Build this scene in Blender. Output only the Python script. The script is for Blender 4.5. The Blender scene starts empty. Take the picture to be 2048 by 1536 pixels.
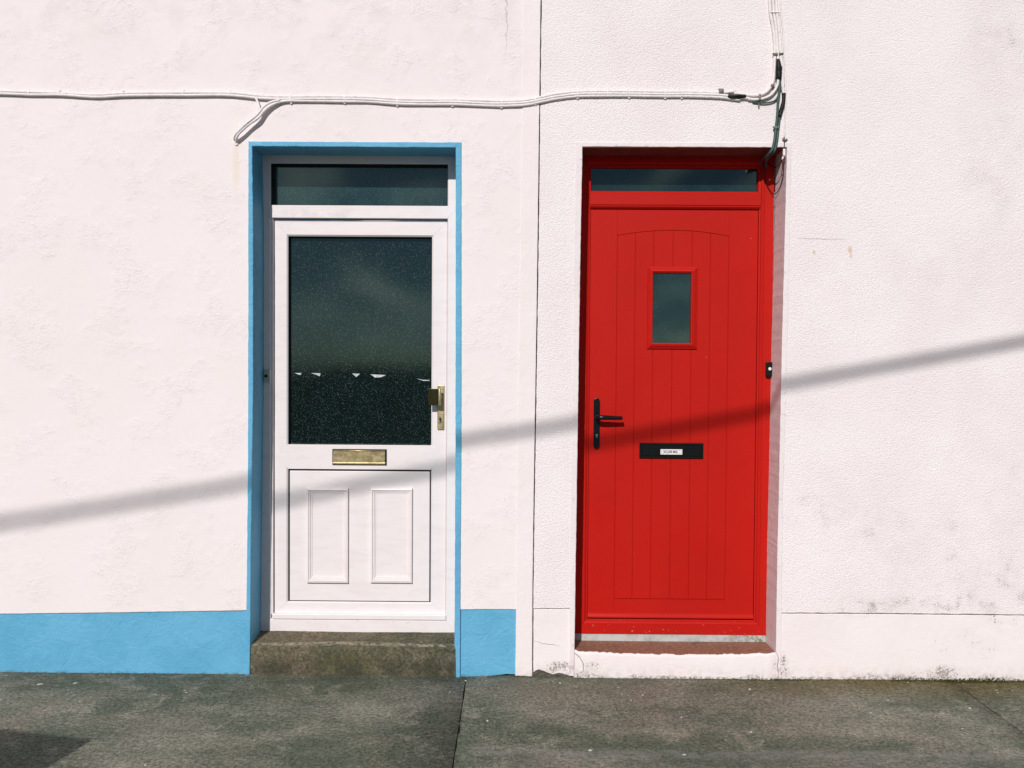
import bpy, bmesh, math, random
from mathutils import Vector, Matrix, noise
random.seed(7)
D = bpy.data
SC = bpy.context.scene
COL = SC.collection

# ------------------------------------------------------------------ camera
F = 1716.0                      # focal length in photo pixels (2048 wide)
CAM = Vector((0.0, -4.10, 1.505))
p_, y_, r_ = math.radians(1.319), math.radians(-0.340), math.radians(-0.373)
def _m(rows): return Matrix(rows)
cr, sr, cp, sp, cy, sy = math.cos(r_), math.sin(r_), math.cos(p_), math.sin(p_), math.cos(y_), math.sin(y_)
MR = _m(((cy, 0, sy), (0, 1, 0), (-sy, 0, cy))) @ _m(((1, 0, 0), (0, cp, sp), (0, -sp, cp))) @ _m(((cr, -sr, 0), (sr, cr, 0), (0, 0, 1)))
def wv(v): return Vector((v.x, v.z, -v.y))
cam = D.objects.new('camera', D.cameras.new('camera')); COL.objects.link(cam)
R_, U_, F_ = wv(MR @ Vector((1, 0, 0))), -wv(MR @ Vector((0, 1, 0))), wv(MR @ Vector((0, 0, 1)))
mw = Matrix((R_, U_, -F_)).transposed().to_4x4(); mw.translation = CAM
cam.matrix_world = mw
cam.data.sensor_width = 36; cam.data.lens = F / 2048 * 36
cam.data.clip_start = .05; cam.data.clip_end = 3000
SC.camera = cam

# ------------------------------------------------------------------ light
SUN = Vector((.27, 1.0, -.68))          # the way the light travels
elev = math.atan2(.68, math.hypot(.27, 1)); azim = math.atan2(-SUN.x, -SUN.y)
w = D.worlds.new('World'); SC.world = w; w.use_nodes = True
wn = w.node_tree; bg = wn.nodes['Background']
sky = wn.nodes.new('ShaderNodeTexSky'); sky.sky_type = 'NISHITA'; sky.sun_disc = False
sky.sun_elevation = elev; sky.sun_rotation = azim % (2 * math.pi)
sky.air_density = .6; sky.dust_density = .1; sky.ozone_density = 2.0
# thin broken cloud over the whole sky
def wnode(t, **k):
    n = wn.nodes.new(t)
    for a, b in k.items(): setattr(n, a, b)
    return n
tcw = wnode('ShaderNodeTexCoord'); mpw = wnode('ShaderNodeMapping'); mpw.inputs['Scale'].default_value = (1.9, 1.9, 5.2)
nzw = wnode('ShaderNodeTexNoise'); nzw.inputs['Scale'].default_value = 3.1; nzw.inputs['Detail'].default_value = 7; nzw.inputs['Distortion'].default_value = 1.1; nzw.inputs['Roughness'].default_value = .58
mrw = wnode('ShaderNodeMapRange', interpolation_type='SMOOTHSTEP'); mrw.inputs[1].default_value = .47; mrw.inputs[2].default_value = .68; mrw.inputs[4].default_value = .8
mxw = wnode('ShaderNodeMix', data_type='RGBA'); mxw.inputs[7].default_value = (24, 24.2, 24.5, 1)
wn.links.new(tcw.outputs['Generated'], mpw.inputs[0]); wn.links.new(mpw.outputs[0], nzw.inputs['Vector']); wn.links.new(nzw.outputs[0], mrw.inputs[0])
wn.links.new(mrw.outputs[0], mxw.inputs[0]); wn.links.new(sky.outputs[0], mxw.inputs[6]); wn.links.new(mxw.outputs[2], bg.inputs[0]); bg.inputs[1].default_value = .05
sun = D.objects.new('sun', D.lights.new('sun', 'SUN')); COL.objects.link(sun)
sun.data.energy = 5.0; sun.data.angle = math.radians(.53); sun.data.color = (1, .955, .925)
sun.rotation_euler = SUN.to_track_quat('-Z', 'Y').to_euler(); sun.location = (-3, -10, 8)
SC.view_settings.view_transform = 'Standard'; SC.view_settings.look = 'None'
SC.view_settings.exposure = -.42; SC.view_settings.gamma = 1; SC.view_settings.use_curve_mapping = False

# ------------------------------------------------------------------ measuring and mesh helpers
def W(px, py, Y=0.0):
    """where a measured point of the facade lies, on the upright plane at depth Y: (x, z)"""
    d = wv(MR @ Vector((px - 1024, py - 768, F))); t = (Y - CAM.y) / d.y
    q = CAM + d * t; return (q.x, q.z)
def P3(px, py, Y): q = W(px, py, Y); return Vector((q[0], Y, q[1]))
def G(px, py):
    d = wv(MR @ Vector((px - 1024, py - 768, F))); t = -CAM.z / d.z
    return CAM + d * t
def rc(tl, tr, br, bl, Y):
    a, b, c, d = W(*tl, Y), W(*tr, Y), W(*br, Y), W(*bl, Y)
    return ((a[0] + d[0]) / 2, (b[0] + c[0]) / 2, (c[1] + d[1]) / 2, (a[1] + b[1]) / 2)   # x0 x1 z0 z1
def rq(l, t, r, b, Y): return rc((l, t), (r, t), (r, b), (l, b), Y)

def empty(name, loc, label=None, cat=None, group=None, kind=None):
    o = D.objects.new(name, None); COL.objects.link(o); o.location = loc
    tag(o, label, cat, group, kind); return o
def tag(o, label=None, cat=None, group=None, kind=None):
    if label: o['label'] = label
    if cat: o['category'] = cat
    if group: o['group'] = group
    if kind: o['kind'] = kind
    return o
def root_loc(p):
    v = Vector((0, 0, 0))
    while p is not None: v += p.location; p = p.parent
    return v
def link(name, bm, mat, parent=None, smooth=False, bev=0, seg=2, kind=None, ang=35):
    me = D.meshes.new(name); bmesh.ops.recalc_face_normals(bm, faces=bm.faces[:]); bm.to_mesh(me); bm.free()
    if smooth:
        for f in me.polygons: f.use_smooth = True
    o = D.objects.new(name, me); COL.objects.link(o); me.materials.append(mat)
    if parent is not None:
        o.parent = parent; o.location = -root_loc(parent)     # meshes are written in world coordinates
    if bev:
        m = o.modifiers.new('edge', 'BEVEL'); m.width = bev; m.segments = seg; m.limit_method = 'ANGLE'; m.angle_limit = math.radians(ang)
    if kind: o['kind'] = kind
    return o
def new(): return bmesh.new()
def bx(bm, x0, x1, y0, y1, z0, z1):
    v = [bm.verts.new(c) for c in ((x0, y0, z0), (x1, y0, z0), (x1, y1, z0), (x0, y1, z0), (x0, y0, z1), (x1, y0, z1), (x1, y1, z1), (x0, y1, z1))]
    for f in ((0, 1, 5, 4), (1, 2, 6, 5), (2, 3, 7, 6), (3, 0, 4, 7), (4, 5, 6, 7), (3, 2, 1, 0)): bm.faces.new([v[i] for i in f])
    return bm
def box(name, r, y0, y1, mat, parent, **k): return link(name, bx(new(), r[0], r[1], y0, y1, r[2], r[3]), mat, parent, **k)
def resample(pts, step, jit, seed=0.0):
    out = []
    n = len(pts)
    for i in range(n):
        a, b = Vector(pts[i]), Vector(pts[(i + 1) % n]); L = (b - a).length
        m = max(1, int(L / step)) if L < 4.2 else max(1, int(L / .05))
        nrm = Vector((-(b - a).y, (b - a).x)).normalized() if L > 0 else Vector((0, 0))
        for k in range(m):
            q = a.lerp(b, k / m)
            j = (noise.noise(Vector((q.x * 23, seed, q.y * 23))) + .7 * noise.noise(Vector((q.x * 71, seed + 5, q.y * 71)))) * jit
            if k == 0: q = q + Vector((j, j)) * .5
            else: q = q + nrm * j
            out.append((q.x, q.y))
    return out
def prism(name, pts, y0, y1, mat, parent=None, jit=0, step=.02, bev=0, seed=0.0, smooth=False, kind=None, seg=2):
    if jit: pts = resample(pts, step, jit, seed)
    bm = new()
    a = [bm.verts.new((x, y0, z)) for x, z in pts]; b = [bm.verts.new((x, y1, z)) for x, z in pts]
    f = bm.faces.new(a); bm.faces.new(b[::-1]); n = len(pts)
    for i in range(n): bm.faces.new((a[i], b[i], b[(i + 1) % n], a[(i + 1) % n]))
    if bev:
        bmesh.ops.recalc_face_normals(bm, faces=bm.faces[:])
        bmesh.ops.bevel(bm, geom=list(f.edges), offset=bev, segments=seg, profile=.5, affect='EDGES', clamp_overlap=True)
    return link(name, bm, mat, parent, kind=kind, smooth=smooth)
def member(name, outer, inner, side, prof, yb, mat, parent, gap=.0003, **k):
    """one mitred member (l r t b) of a rectangular frame; prof = [(t from outer to inner, depth)]"""
    def corner(t, i, j):     # i: 0 left 1 right, j: 0 bottom 1 top
        return (outer[i] + (inner[i] - outer[i]) * t, outer[2 + j] + (inner[2 + j] - outer[2 + j]) * t)
    ends = {'l': ((0, 0), (0, 1)), 'r': ((1, 0), (1, 1)), 't': ((0, 1), (1, 1)), 'b': ((0, 0), (1, 0))}[side]
    bm = new(); rings = []
    for e, (i, j) in enumerate(ends):
        sg = gap * (1 if e == 0 else -1); pr = list(prof) + [(prof[-1][0], yb), (prof[0][0], yb)]; rg = []
        for t, y in pr:
            x, z = corner(t, i, j)
            if side in 'lr': z += sg
            else: x += sg
            rg.append(bm.verts.new((x, y, z)))
        rings.append(rg)
    n = len(rings[0])
    for q in range(n): bm.faces.new((rings[0][q], rings[1][q], rings[1][(q + 1) % n], rings[0][(q + 1) % n]))
    bm.faces.new(rings[0]); bm.faces.new(rings[1][::-1])
    return link(name, bm, mat, parent, **k)
def ring_bm(outer, inner, prof, yb):
    bm = new(); rs = []
    for t, y in list(prof) + [(prof[-1][0], yb), (prof[0][0], yb)]:
        q = [outer[i] + (inner[i] - outer[i]) * t for i in range(4)]
        rs.append([bm.verts.new((x, y, z)) for x, z in ((q[0], q[2]), (q[1], q[2]), (q[1], q[3]), (q[0], q[3]))])
    n = len(rs)
    for a in range(n):
        for s in range(4): bm.faces.new((rs[a][s], rs[a][(s + 1) % 4], rs[(a + 1) % n][(s + 1) % 4], rs[(a + 1) % n][s]))
    return bm
def spline(pts, n=6):
    P = [Vector(p) for p in pts]; out = []
    for i in range(len(P) - 1):
        a = P[i - 1] if i else P[0] * 2 - P[1]; b, c = P[i], P[i + 1]; d = P[i + 2] if i + 2 < len(P) else P[-1] * 2 - P[-2]
        for k in range(n):
            t = k / n
            out.append(.5 * ((2 * b) + (c - a) * t + (2 * a - 5 * b + 4 * c - d) * t * t + (3 * b - a - 3 * c + d) * t ** 3))
    out.append(P[-1]); return out
def tube(bm, pts, r, seg=8, n=6, lump=0.0, sm=True):
    path = spline(pts, n) if sm else [Vector(p) for p in pts]
    rr = r if callable(r) else (lambda t: r)
    prev = None; ref = Vector((0, 1, 0))
    for i, p in enumerate(path):
        t = (path[min(i + 1, len(path) - 1)] - path[max(i - 1, 0)]).normalized()
        rf = ref if abs(t.dot(ref)) < .95 else Vector((1, 0, 0))
        u = t.cross(rf).normalized(); v = t.cross(u); R = rr(i / (len(path) - 1))
        ring = []
        for k in range(seg):
            a = 2 * math.pi * k / seg; q = p + (u * math.cos(a) + v * math.sin(a)) * (R * (1 + lump * noise.noise(p * 60 + Vector((k * .7, 0, 0)))))
            ring.append(bm.verts.new(q))
        if prev:
            for k in range(seg): bm.faces.new((prev[k], prev[(k + 1) % seg], ring[(k + 1) % seg], ring[k]))
        else: bm.faces.new(ring[::-1])
        prev = ring
    bm.faces.new(prev); return bm
def disc(bm, x, z, r, y0, y1, seg=20, sx=1.0, sz=1.0):
    a = [bm.verts.new((x + r * sx * math.cos(2 * math.pi * k / seg), y0, z + r * sz * math.sin(2 * math.pi * k / seg))) for k in range(seg)]
    b = [bm.verts.new((v.co.x, y1, v.co.z)) for v in a]
    bm.faces.new(a); bm.faces.new(b[::-1])
    for k in range(seg): bm.faces.new((a[k], b[k], b[(k + 1) % seg], a[(k + 1) % seg]))
    return bm

# ------------------------------------------------------------------ materials
class NT:
    def __init__(s, name, rough=.6, spec=.5, metal=0.0):
        s.m = D.materials.new(name); s.m.use_nodes = True; s.t = s.m.node_tree; s.n = s.t.nodes; s.b = s.n['Principled BSDF']
        s.b.inputs['Roughness'].default_value = rough; s.b.inputs['Specular IOR Level'].default_value = spec; s.b.inputs['Metallic'].default_value = metal
        s.co = s.n.new('ShaderNodeTexCoord').outputs['Object']
        x = s.n.new('ShaderNodeSeparateXYZ'); s.l(s.co, x.inputs[0]); s.x, s.y, s.z = x.outputs
    def l(s, a, b): s.t.links.new(a, b)
    def put(s, sock, v):
        if isinstance(v, bpy.types.NodeSocket): s.l(v, sock)
        elif isinstance(v, (tuple, list)) and len(v) == 3 and sock.type == 'RGBA': sock.default_value = (*v, 1)
        else: sock.default_value = v
    def map(s, sc): 
        m = s.n.new('ShaderNodeMapping'); s.l(s.co, m.inputs[0]); m.inputs['Scale'].default_value = sc; return m.outputs[0]
    def noise(s, sc, det=3, ro=.55, vec=None, dist=0.0):
        t = s.n.new('ShaderNodeTexNoise'); t.inputs['Scale'].default_value = sc; t.inputs['Detail'].default_value = det
        t.inputs['Roughness'].default_value = ro; t.inputs['Distortion'].default_value = dist; s.l(vec or s.co, t.inputs['Vector']); return t.outputs[0]
    def vor(s, sc, feat='F1', vec=None, out='Distance', rnd=1.0):
        t = s.n.new('ShaderNodeTexVoronoi'); t.feature = feat; t.inputs['Scale'].default_value = sc; t.inputs['Randomness'].default_value = rnd
        s.l(vec or s.co, t.inputs['Vector']); return t.outputs[out]
    def ma(s, op, a, b=0.0, c=None):
        t = s.n.new('ShaderNodeMath'); t.operation = op; s.put(t.inputs[0], a); s.put(t.inputs[1], b)
        if c is not None: s.put(t.inputs[2], c)
        return t.outputs[0]
    def mr(s, v, a, b, c=0.0, d=1.0, smooth=True):
        t = s.n.new('ShaderNodeMapRange'); t.interpolation_type = 'SMOOTHSTEP' if smooth else 'LINEAR'; t.clamp = True
        for i, q in enumerate((v, a, b, c, d)): s.put(t.inputs[i], q)
        return t.outputs[0]
    def mix(s, f, a, b, mode='MIX'):
        t = s.n.new('ShaderNodeMix'); t.data_type = 'RGBA'; t.blend_type = mode
        s.put(t.inputs[0], f); s.put(t.inputs[6], a); s.put(t.inputs[7], b); return t.outputs[2]
    def bump(s, h, dist, st=1.0, nrm=None):
        t = s.n.new('ShaderNodeBump'); t.inputs['Distance'].default_value = dist; t.inputs['Strength'].default_value = st
        s.l(h, t.inputs['Height'])
        if nrm: s.l(nrm, t.inputs['Normal'])
        return t.outputs[0]
    def blob(s, x, z, rx, rz):        # soft elliptic patch of the facade, 1 in its middle
        a = s.ma('DIVIDE', s.ma('SUBTRACT', s.x, x), rx); b = s.ma('DIVIDE', s.ma('SUBTRACT', s.z, z), rz)
        return s.mr(s.ma('ADD', s.ma('MULTIPLY', a, a), s.ma('MULTIPLY', b, b)), 1.0, 0.0)
    def done(s, col=None, rough=None, nrm=None):
        if col is not None: s.put(s.b.inputs['Base Color'], col)
        if rough is not None: s.put(s.b.inputs['Roughness'], rough)
        if nrm is not None: s.l(nrm, s.b.inputs['Normal'])
        return s.m
def mx(s, *a):
    o = a[0]
    for b in a[1:]: o = s.ma('MAXIMUM', o, b)
    return o
WHITE = (.83, .765, .765)

def mat_smooth_render():
    s = NT('smooth_white_render', .75, .25)
    big = s.noise(1.6, 3, .5); mid = s.noise(9, 4, .6, dist=.6); fine = s.noise(95, 4, .6); pit = s.vor(130)
    zone = s.mr(s.noise(4.5, 3, .6), .46, .62)             # patches where the coat is stippled
    rid = s.mr(s.noise(26, 5, .68, dist=1.2), .50, .74)
    h = s.ma('ADD', s.ma('MULTIPLY', mid, .34), s.ma('MULTIPLY', s.ma('MULTIPLY', s.ma('ADD', fine, s.ma('MULTIPLY', pit, .5)), s.ma('ADD', zone, .12)), .5))
    h = s.ma('ADD', h, s.ma('MULTIPLY', s.ma('MULTIPLY', rid, zone), .45))
    c = s.mix(s.mr(big, .35, .68), WHITE, (.815, .745, .742))
    c = s.mix(s.ma('MULTIPLY', s.mr(s.noise(3.2, 4, .6), .5, .75), .2), c, (.80, .745, .715))
    speck = s.ma('MULTIPLY', s.mr(s.noise(160, 2, .5), .66, .74), s.mr(s.noise(5, 3, .6), .5, .7))
    c = s.mix(s.ma('MULTIPLY', speck, .4), c, (.45, .38, .36))
    up = s.ma('MULTIPLY', s.mr(s.z, 2.6, 3.4), s.mr(s.noise(7, 4, .6), .45, .7))       # grey bloom high on the wall
    c = s.mix(s.ma('MULTIPLY', up, .22), c, (.5, .43, .42))
    # thin rusty run below the cable end, hair crack near the house joint
    rx, rz = W(472, 330); run = s.blob(rx, rz, .022, .16)
    c = s.mix(s.ma('MULTIPLY', run, .35), c, (.75, .62, .40))
    cxx, _ = W(1014, 50); wob = s.ma('MULTIPLY', s.ma('SUBTRACT', s.noise(14, 5, .6), .5), .09)
    line = s.mr(s.ma('ABSOLUTE', s.ma('SUBTRACT', s.ma('ADD', s.x, wob), cxx)), .0035, .0008)
    crack = s.ma('MULTIPLY', line, s.mr(s.z, W(1010, 130)[1], W(1010, 60)[1]))
    c = s.mix(s.ma('MULTIPLY', crack, .55), c, (.42, .35, .34))
    h = s.ma('SUBTRACT', h, s.ma('MULTIPLY', crack, .5))
    return s.done(c, None, s.bump(h, .006, .55))
def algae(s, fine_sc=190):
    """black algae flecks, thick in a few patches of the right-hand wall"""
    pts = [(1690, 1035, .42, .10, .75), (1900, 1130, .13, .42, .75), (2010, 1180, .22, .30, .9), (1720, 1215, .30, .07, 1.1), (1900, 1205, .5, .09, 1.0),
           (1780, 335, .25, .2, .35), (1940, 1290, .25, .14, .6), (1930, 1350, .5, .07, 1.1), (1620, 1362, .7, .035, .8), (2030, 1000, .2, .3, .6), (1200, 1335, .12, .05, .9), (1120, 1335, .13, .045, 1.1),
           (1560, 1335, .06, .12, 1.2), (2048, 60, .35, .3, .75), (1830, 1120, .5, .35, .45), (1900, 540, .35, .3, .5), (1640, 1010, .2, .1, .8), (2000, 330, .3, .5, .6), (1750, 1060, .3, .12, .7)]
    tot = None
    for px, py, rx, rz, a in pts:
        x, z = W(px, py); b = s.ma('MULTIPLY', s.blob(x, z, rx, rz), a); tot = b if tot is None else s.ma('MAXIMUM', tot, b)
    tot = s.ma('MULTIPLY', tot, s.mr(s.noise(9, 5, .65), .36, .66))
    n = s.noise(fine_sc, 3, .65)
    th = s.ma('SUBTRACT', .74, s.ma('MULTIPLY', tot, .30))
    return s.ma('MULTIPLY', s.mr(n, th, s.ma('ADD', th, .11)), s.mr(tot, .04, .2)), tot
def mat_rough_render():
    s = NT('rough_white_render', .8, .2); WHITE = (.90, .835, .835)
    v = s.vor(135); n1 = s.noise(135, 4, .68, dist=.4, vec=s.map((1, 1, 1.25))); n2 = s.noise(6, 3)
    h = s.ma('ADD', s.ma('MULTIPLY', n1, 1.0), s.ma('MULTIPLY', v, -.35)); h = s.ma('ADD', h, s.ma('MULTIPLY', n2, .4))
    c = s.mix(s.mr(s.noise(1.9, 4, .6), .38, .68), WHITE, (.86, .785, .79))
    c = s.mix(s.ma('MULTIPLY', s.mr(n1, .40, .28), .18), c, (.55, .45, .46))
    f, t = algae(s)
    c = s.mix(s.ma('MULTIPLY', t, .15), c, (.45, .39, .38)); c = s.mix(s.ma('MULTIPLY', f, .68), c, (.17, .155, .145))
    for px, py, r in ((1700, 500, .014), (1628, 505, .009), (1702, 512, .008)):
        x, z = W(px, py); c = s.mix(s.ma('MULTIPLY', s.blob(x, z, r, r * 1.6), .6), c, (.62, .42, .20))
    return s.done(c, None, s.bump(h, .0058, .8))
def mat_plain_white(name='flat_white_render', st=.5):
    s = NT(name, .72, .25)
    h = s.ma('ADD', s.noise(18, 5, .6, dist=.5), s.ma('MULTIPLY', s.noise(120, 3), .25))
    c = s.mix(s.mr(s.noise(2.3, 4, .6), .35, .7), WHITE, (.80, .73, .725))
    f, t = algae(s, 130)
    foot = s.ma('MULTIPLY', s.mr(s.z, .09, .0), s.mr(s.noise(30, 5, .7), .42, .62))
    lh = s.ma('ADD', .004, s.ma('MULTIPLY', s.mr(s.noise(5, 4, .6), .38, .68), .04)); low = s.ma('MULTIPLY', s.mr(s.z, lh, s.ma('MULTIPLY', lh, .2)), s.mr(s.noise(75, 5, .75), .40, .58))
    c = s.mix(s.ma('MULTIPLY', t, .13), c, (.5, .43, .38)); c = s.mix(s.ma('MULTIPLY', f, .7), c, (.14, .12, .10))
    c = s.mix(s.ma('MULTIPLY', foot, .28), c, (.42, .36, .28)); c = s.mix(s.ma('MULTIPLY', low, .75), c, (.11, .10, .06))
    return s.done(c, None, s.bump(h, .005, st))
def mat_margin():
    s = NT('door_margin_render', .72, .25)
    h = s.ma('ADD', s.noise(25, 5, .6), s.ma('MULTIPLY', s.noise(140, 3), .3))
    k = s.mr(s.noise(34, 5, .7), .57, .68)
    c = s.mix(s.mr(s.noise(3, 4, .6), .4, .7), (.80, .73, .735), (.76, .68, .69))
    c = s.mix(s.ma('MULTIPLY', k, .4), c, (.34, .28, .28))
    dirt = s.ma('MULTIPLY', s.mr(s.z, .12, 0), s.mr(s.noise(25, 5, .7), .40, .6)); c = s.mix(s.ma('MULTIPLY', dirt, .55), c, (.16, .14, .11))
    return s.done(c, None, s.bump(h, .004, .6))
def mat_blue():
    s = NT('blue_masonry_paint', .55, .3)
    h = s.ma('ADD', s.noise(11, 5, .62, dist=.8), s.ma('MULTIPLY', s.noise(85, 4, .6), .35))
    c = s.mix(s.mr(s.noise(3, 4, .6), .35, .7), (.135, .42, .63), (.10, .36, .555))
    c = s.mix(s.ma('MULTIPLY', s.mr(s.noise(45, 4, .7), .62, .75), .25), c, (.16, .46, .68))
    c = s.mix(s.ma('MULTIPLY', s.mr(s.noise(70, 3, .6), .70, .76), .5), c, (.03, .10, .18))
    c = s.mix(s.ma('MULTIPLY', s.ma('MULTIPLY', s.mr(s.z, .012, 0), s.mr(s.noise(30, 5, .7), .45, .6)), .5), c, (.09, .10, .08))
    return s.done(c, None, s.bump(h, .007, .95))
def mat_upvc():
    s = NT('white_door_plastic', .38, .4)
    st = s.map((3, 3, 9)); c = s.mix(s.mr(s.noise(3, 4, .6, vec=st), .42, .72), (.80, .745, .74), (.77, .70, .70))
    g = s.ma('MULTIPLY', s.mr(s.noise(38, 5, .7), .58, .74), s.mr(s.z, .35, .16))
    c = s.mix(s.ma('MULTIPLY', g, .5), c, (.34, .30, .28))
    x, z = W(640, 430, .17); c = s.mix(s.ma('MULTIPLY', s.ma('MULTIPLY', s.blob(x, z, .32, .05), s.mr(s.noise(12, 5, .7), .4, .7)), .35), c, (.45, .40, .45))
    return s.done(c, None, s.bump(s.noise(7, 2), .002, .35))
def mat_red(name='red_door_paint', base=(.465, .0105, .006)):
    s = NT(name, .55, .12)
    gr = s.noise(6, 5, .6, vec=s.map((40, 40, 1.6)))
    c = s.mix(s.mr(s.noise(2.2, 3), .35, .7), base, tuple(v * .93 for v in base))
    c = s.mix(s.ma('MULTIPLY', s.mr(s.vor(6.0), .011, .007), .6), c, (.85, .55, .5))
    chip = s.ma('MULTIPLY', s.mr(s.noise(70, 4, .7), .66, .70), s.mr(s.z, .26, .17))
    c = s.mix(s.ma('MULTIPLY', chip, .8), c, (.6, .42, .38))
    h = s.ma('ADD', gr, s.ma('MULTIPLY', s.noise(160, 3), .35))
    return s.done(c, s.mr(s.noise(3, 3), .3, .7, .46, .6), s.bump(h, .0008, .5))
def mat_concrete(name, tint=(.205, .200, .160), dark=(.095, .112, .080), light=(.31, .288, .235), moss=.6):
    s = NT(name, .88, .2)
    worn = s.mr(s.noise(1.15, 5, .62, vec=s.map((.8, 1.9, 1))), .40, .60); mid = s.noise(6, 6, .72, dist=.5); grit = s.noise(190, 3, .8)
    fine = s.noise(62, 5, .82, dist=.3); c = s.mix(worn, dark, tint)
    c = s.mix(s.ma('MULTIPLY', s.mr(mid, .50, .68), .55), c, light); c = s.mix(s.ma('MULTIPLY', s.mr(mid, .48, .34), .5), c, dark)
    c = s.mix(s.ma('MULTIPLY', s.mr(s.noise(2.3, 4, .6), .50, .66), .5), c, tuple(t * k for t, k in zip(tint, (1.0, .88, .88))))
    k1 = s.mr(fine, .36, .64, .42, 1.68, False); k2 = s.mr(grit, .36, .64, .62, 1.42, False); kk = s.ma('MULTIPLY', k1, k2)
    cb = s.n.new('ShaderNodeCombineColor'); [s.l(kk, cb.inputs[q]) for q in range(3)]
    c = s.mix(1.0, c, cb.outputs[0], 'MULTIPLY')
    g = s.ma('MULTIPLY', s.mr(s.noise(3.1, 5, .65), .40, .60), moss)
    near = s.mr(s.y, -.42, -.02)                       # green-brown film towards the wall
    c = s.mix(s.ma('MULTIPLY', s.ma('MULTIPLY', g, near), .8), c, (.070, .072, .040))
    ol = s.ma('MULTIPLY', s.ma('MULTIPLY', s.mr(s.y, -.30, -.04), s.mr(s.x, .5, 1.7)), s.mr(s.noise(5, 5, .7), .28, .5))
    c = s.mix(s.ma('MULTIPLY', ol, .85), c, s.mix(s.mr(fine, .4, .62), (.07, .055, .018), (.19, .15, .06)))
    wl = s.ma('MULTIPLY', s.mr(s.vor(17), .045, .02), s.mr(s.noise(4, 2), .45, .55)); c = s.mix(s.ma('MULTIPLY', wl, .5), c, (.5, .48, .44))
    h = s.ma('ADD', s.ma('MULTIPLY', fine, 1.0), s.ma('ADD', s.ma('MULTIPLY', grit, .35), s.ma('MULTIPLY', mid, .8)))
    return s, c, h
def mat_pavement():
    s, c, h = mat_concrete('pavement_concrete')
    yy = s.ma('ADD', s.y, s.ma('MULTIPLY', s.ma('SUBTRACT', s.noise(3, 4), .5), .10))
    a = s.ma('MULTIPLY', s.mr(s.ma('ABSOLUTE', s.ma('ADD', yy, .80)), .05, .01), s.mr(s.x, -.25, -.1))
    c = s.mix(s.ma('MULTIPLY', s.ma('MULTIPLY', a, s.mr(s.noise(20, 4), .35, .6)), .45), c, (.26, .27, .26))
    blue = s.mr(yy, -.72, -.9); c = s.mix(s.ma('MULTIPLY', s.ma('MULTIPLY', blue, s.mr(s.x, -.4, .3)), .18), c, (.10, .12, .118))
    return s.done(c, None, s.bump(h, .006, 1.0))
def mat_step():
    s, c, h = mat_concrete('step_concrete', (.165, .14, .095), (.07, .07, .045), (.24, .20, .14), .4)
    x, z = W(700, 1330); k = s.ma('MULTIPLY', s.ma('MULTIPLY', s.blob(x, z, .2, .09), s.mr(s.noise(20, 5, .7), .45, .65)), .4); c = s.mix(k, c, (.14, .11, .02))
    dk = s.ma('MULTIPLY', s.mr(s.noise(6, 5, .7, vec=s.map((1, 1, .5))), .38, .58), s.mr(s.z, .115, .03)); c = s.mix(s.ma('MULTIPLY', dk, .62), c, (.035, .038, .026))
    edge = s.ma('MULTIPLY', s.mr(s.ma('ABSOLUTE', s.ma('SUBTRACT', s.z, .141)), .004, .001), s.mr(s.noise(28, 4, .7), .40, .6))
    c = s.mix(s.ma('MULTIPLY', edge, .8), c, (.38, .33, .25))
    return s.done(c, None, s.bump(h, .004, .8))
def mat_brown():
    s = NT('brown_step_paint', .7, .3); n = s.noise(60, 5, .7)
    c = s.mix(s.mr(n, .40, .66), (.215, .10, .062), (.29, .16, .11)); c = s.mix(s.ma('MULTIPLY', s.mr(s.noise(110, 4, .7), .58, .66), .6), c, (.5, .36, .29))
    c = s.mix(s.ma('MULTIPLY', s.mr(s.noise(14, 4, .7), .55, .72), .6), c, (.10, .06, .04))
    return s.done(c, None, s.bump(n, .003, .7))
def mat_grey():
    s = NT('grey_sill_paint', .7, .3); c = s.mix(s.mr(s.noise(9, 5, .7), .38, .7), (.50, .50, .49), (.30, .31, .27))
    k = s.ma('MULTIPLY', s.mr(s.x, .9, 1.25), s.mr(s.noise(30, 5, .7), .4, .6)); c = s.mix(s.ma('MULTIPLY', k, .8), c, (.10, .11, .05))
    return s.done(c, None, s.bump(s.noise(40, 4), .002, .5))
def mat_glass(name, base=(.0030, .0080, .0085), fl=.65, sc=300, wave=0.0):
    s = NT(name, .22, 1.0); s.b.inputs['IOR'].default_value = 1.56; s.b.inputs['Specular Tint'].default_value = (.74, 1, .86, 1)
    cell = s.vor(sc); rnd = s.n.new('ShaderNodeTexWhiteNoise'); col = s.vor(sc, out='Color'); s.l(col, rnd.inputs['Vector'])
    glint_fleck = s.ma('MULTIPLY', s.mr(cell, .50, .25), s.mr(rnd.outputs[0], .74, .98))  # pale flecks painted into the colour in place of sparkle on the glass
    bright = s.ma('MULTIPLY', glint_fleck, s.mr(s.noise(900, 1), .35, .7, .35, 1.0))
    n = s.noise(5, 5, .6, dist=1.0); c = s.mix(s.mr(n, .3, .75), base, tuple(v * 1.5 for v in base))
    c = s.mix(s.ma('MULTIPLY', bright, fl), c, (.30, .38, .36))
    h = s.ma('ADD', s.ma('MULTIPLY', cell, -1.0), s.ma('MULTIPLY', s.noise(4, 2), wave))
    return s.done(c, s.mr(s.noise(2.5, 4), .35, .65, .04, .08), s.bump(h, .0002, .10))
def mat_brass():
    s = NT('worn_brass', .3, .5, .75); n = s.noise(30, 5, .7, dist=1.5)
    c = s.mix(s.mr(n, .35, .65), (.50, .40, .20), (.60, .49, .28)); c = s.mix(s.ma('MULTIPLY', s.mr(s.noise(90, 4, .7), .60, .72), .45), c, (.22, .17, .08))
    return s.done(c, s.mr(n, .35, .65, .30, .48), s.bump(n, .001, .15))
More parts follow.
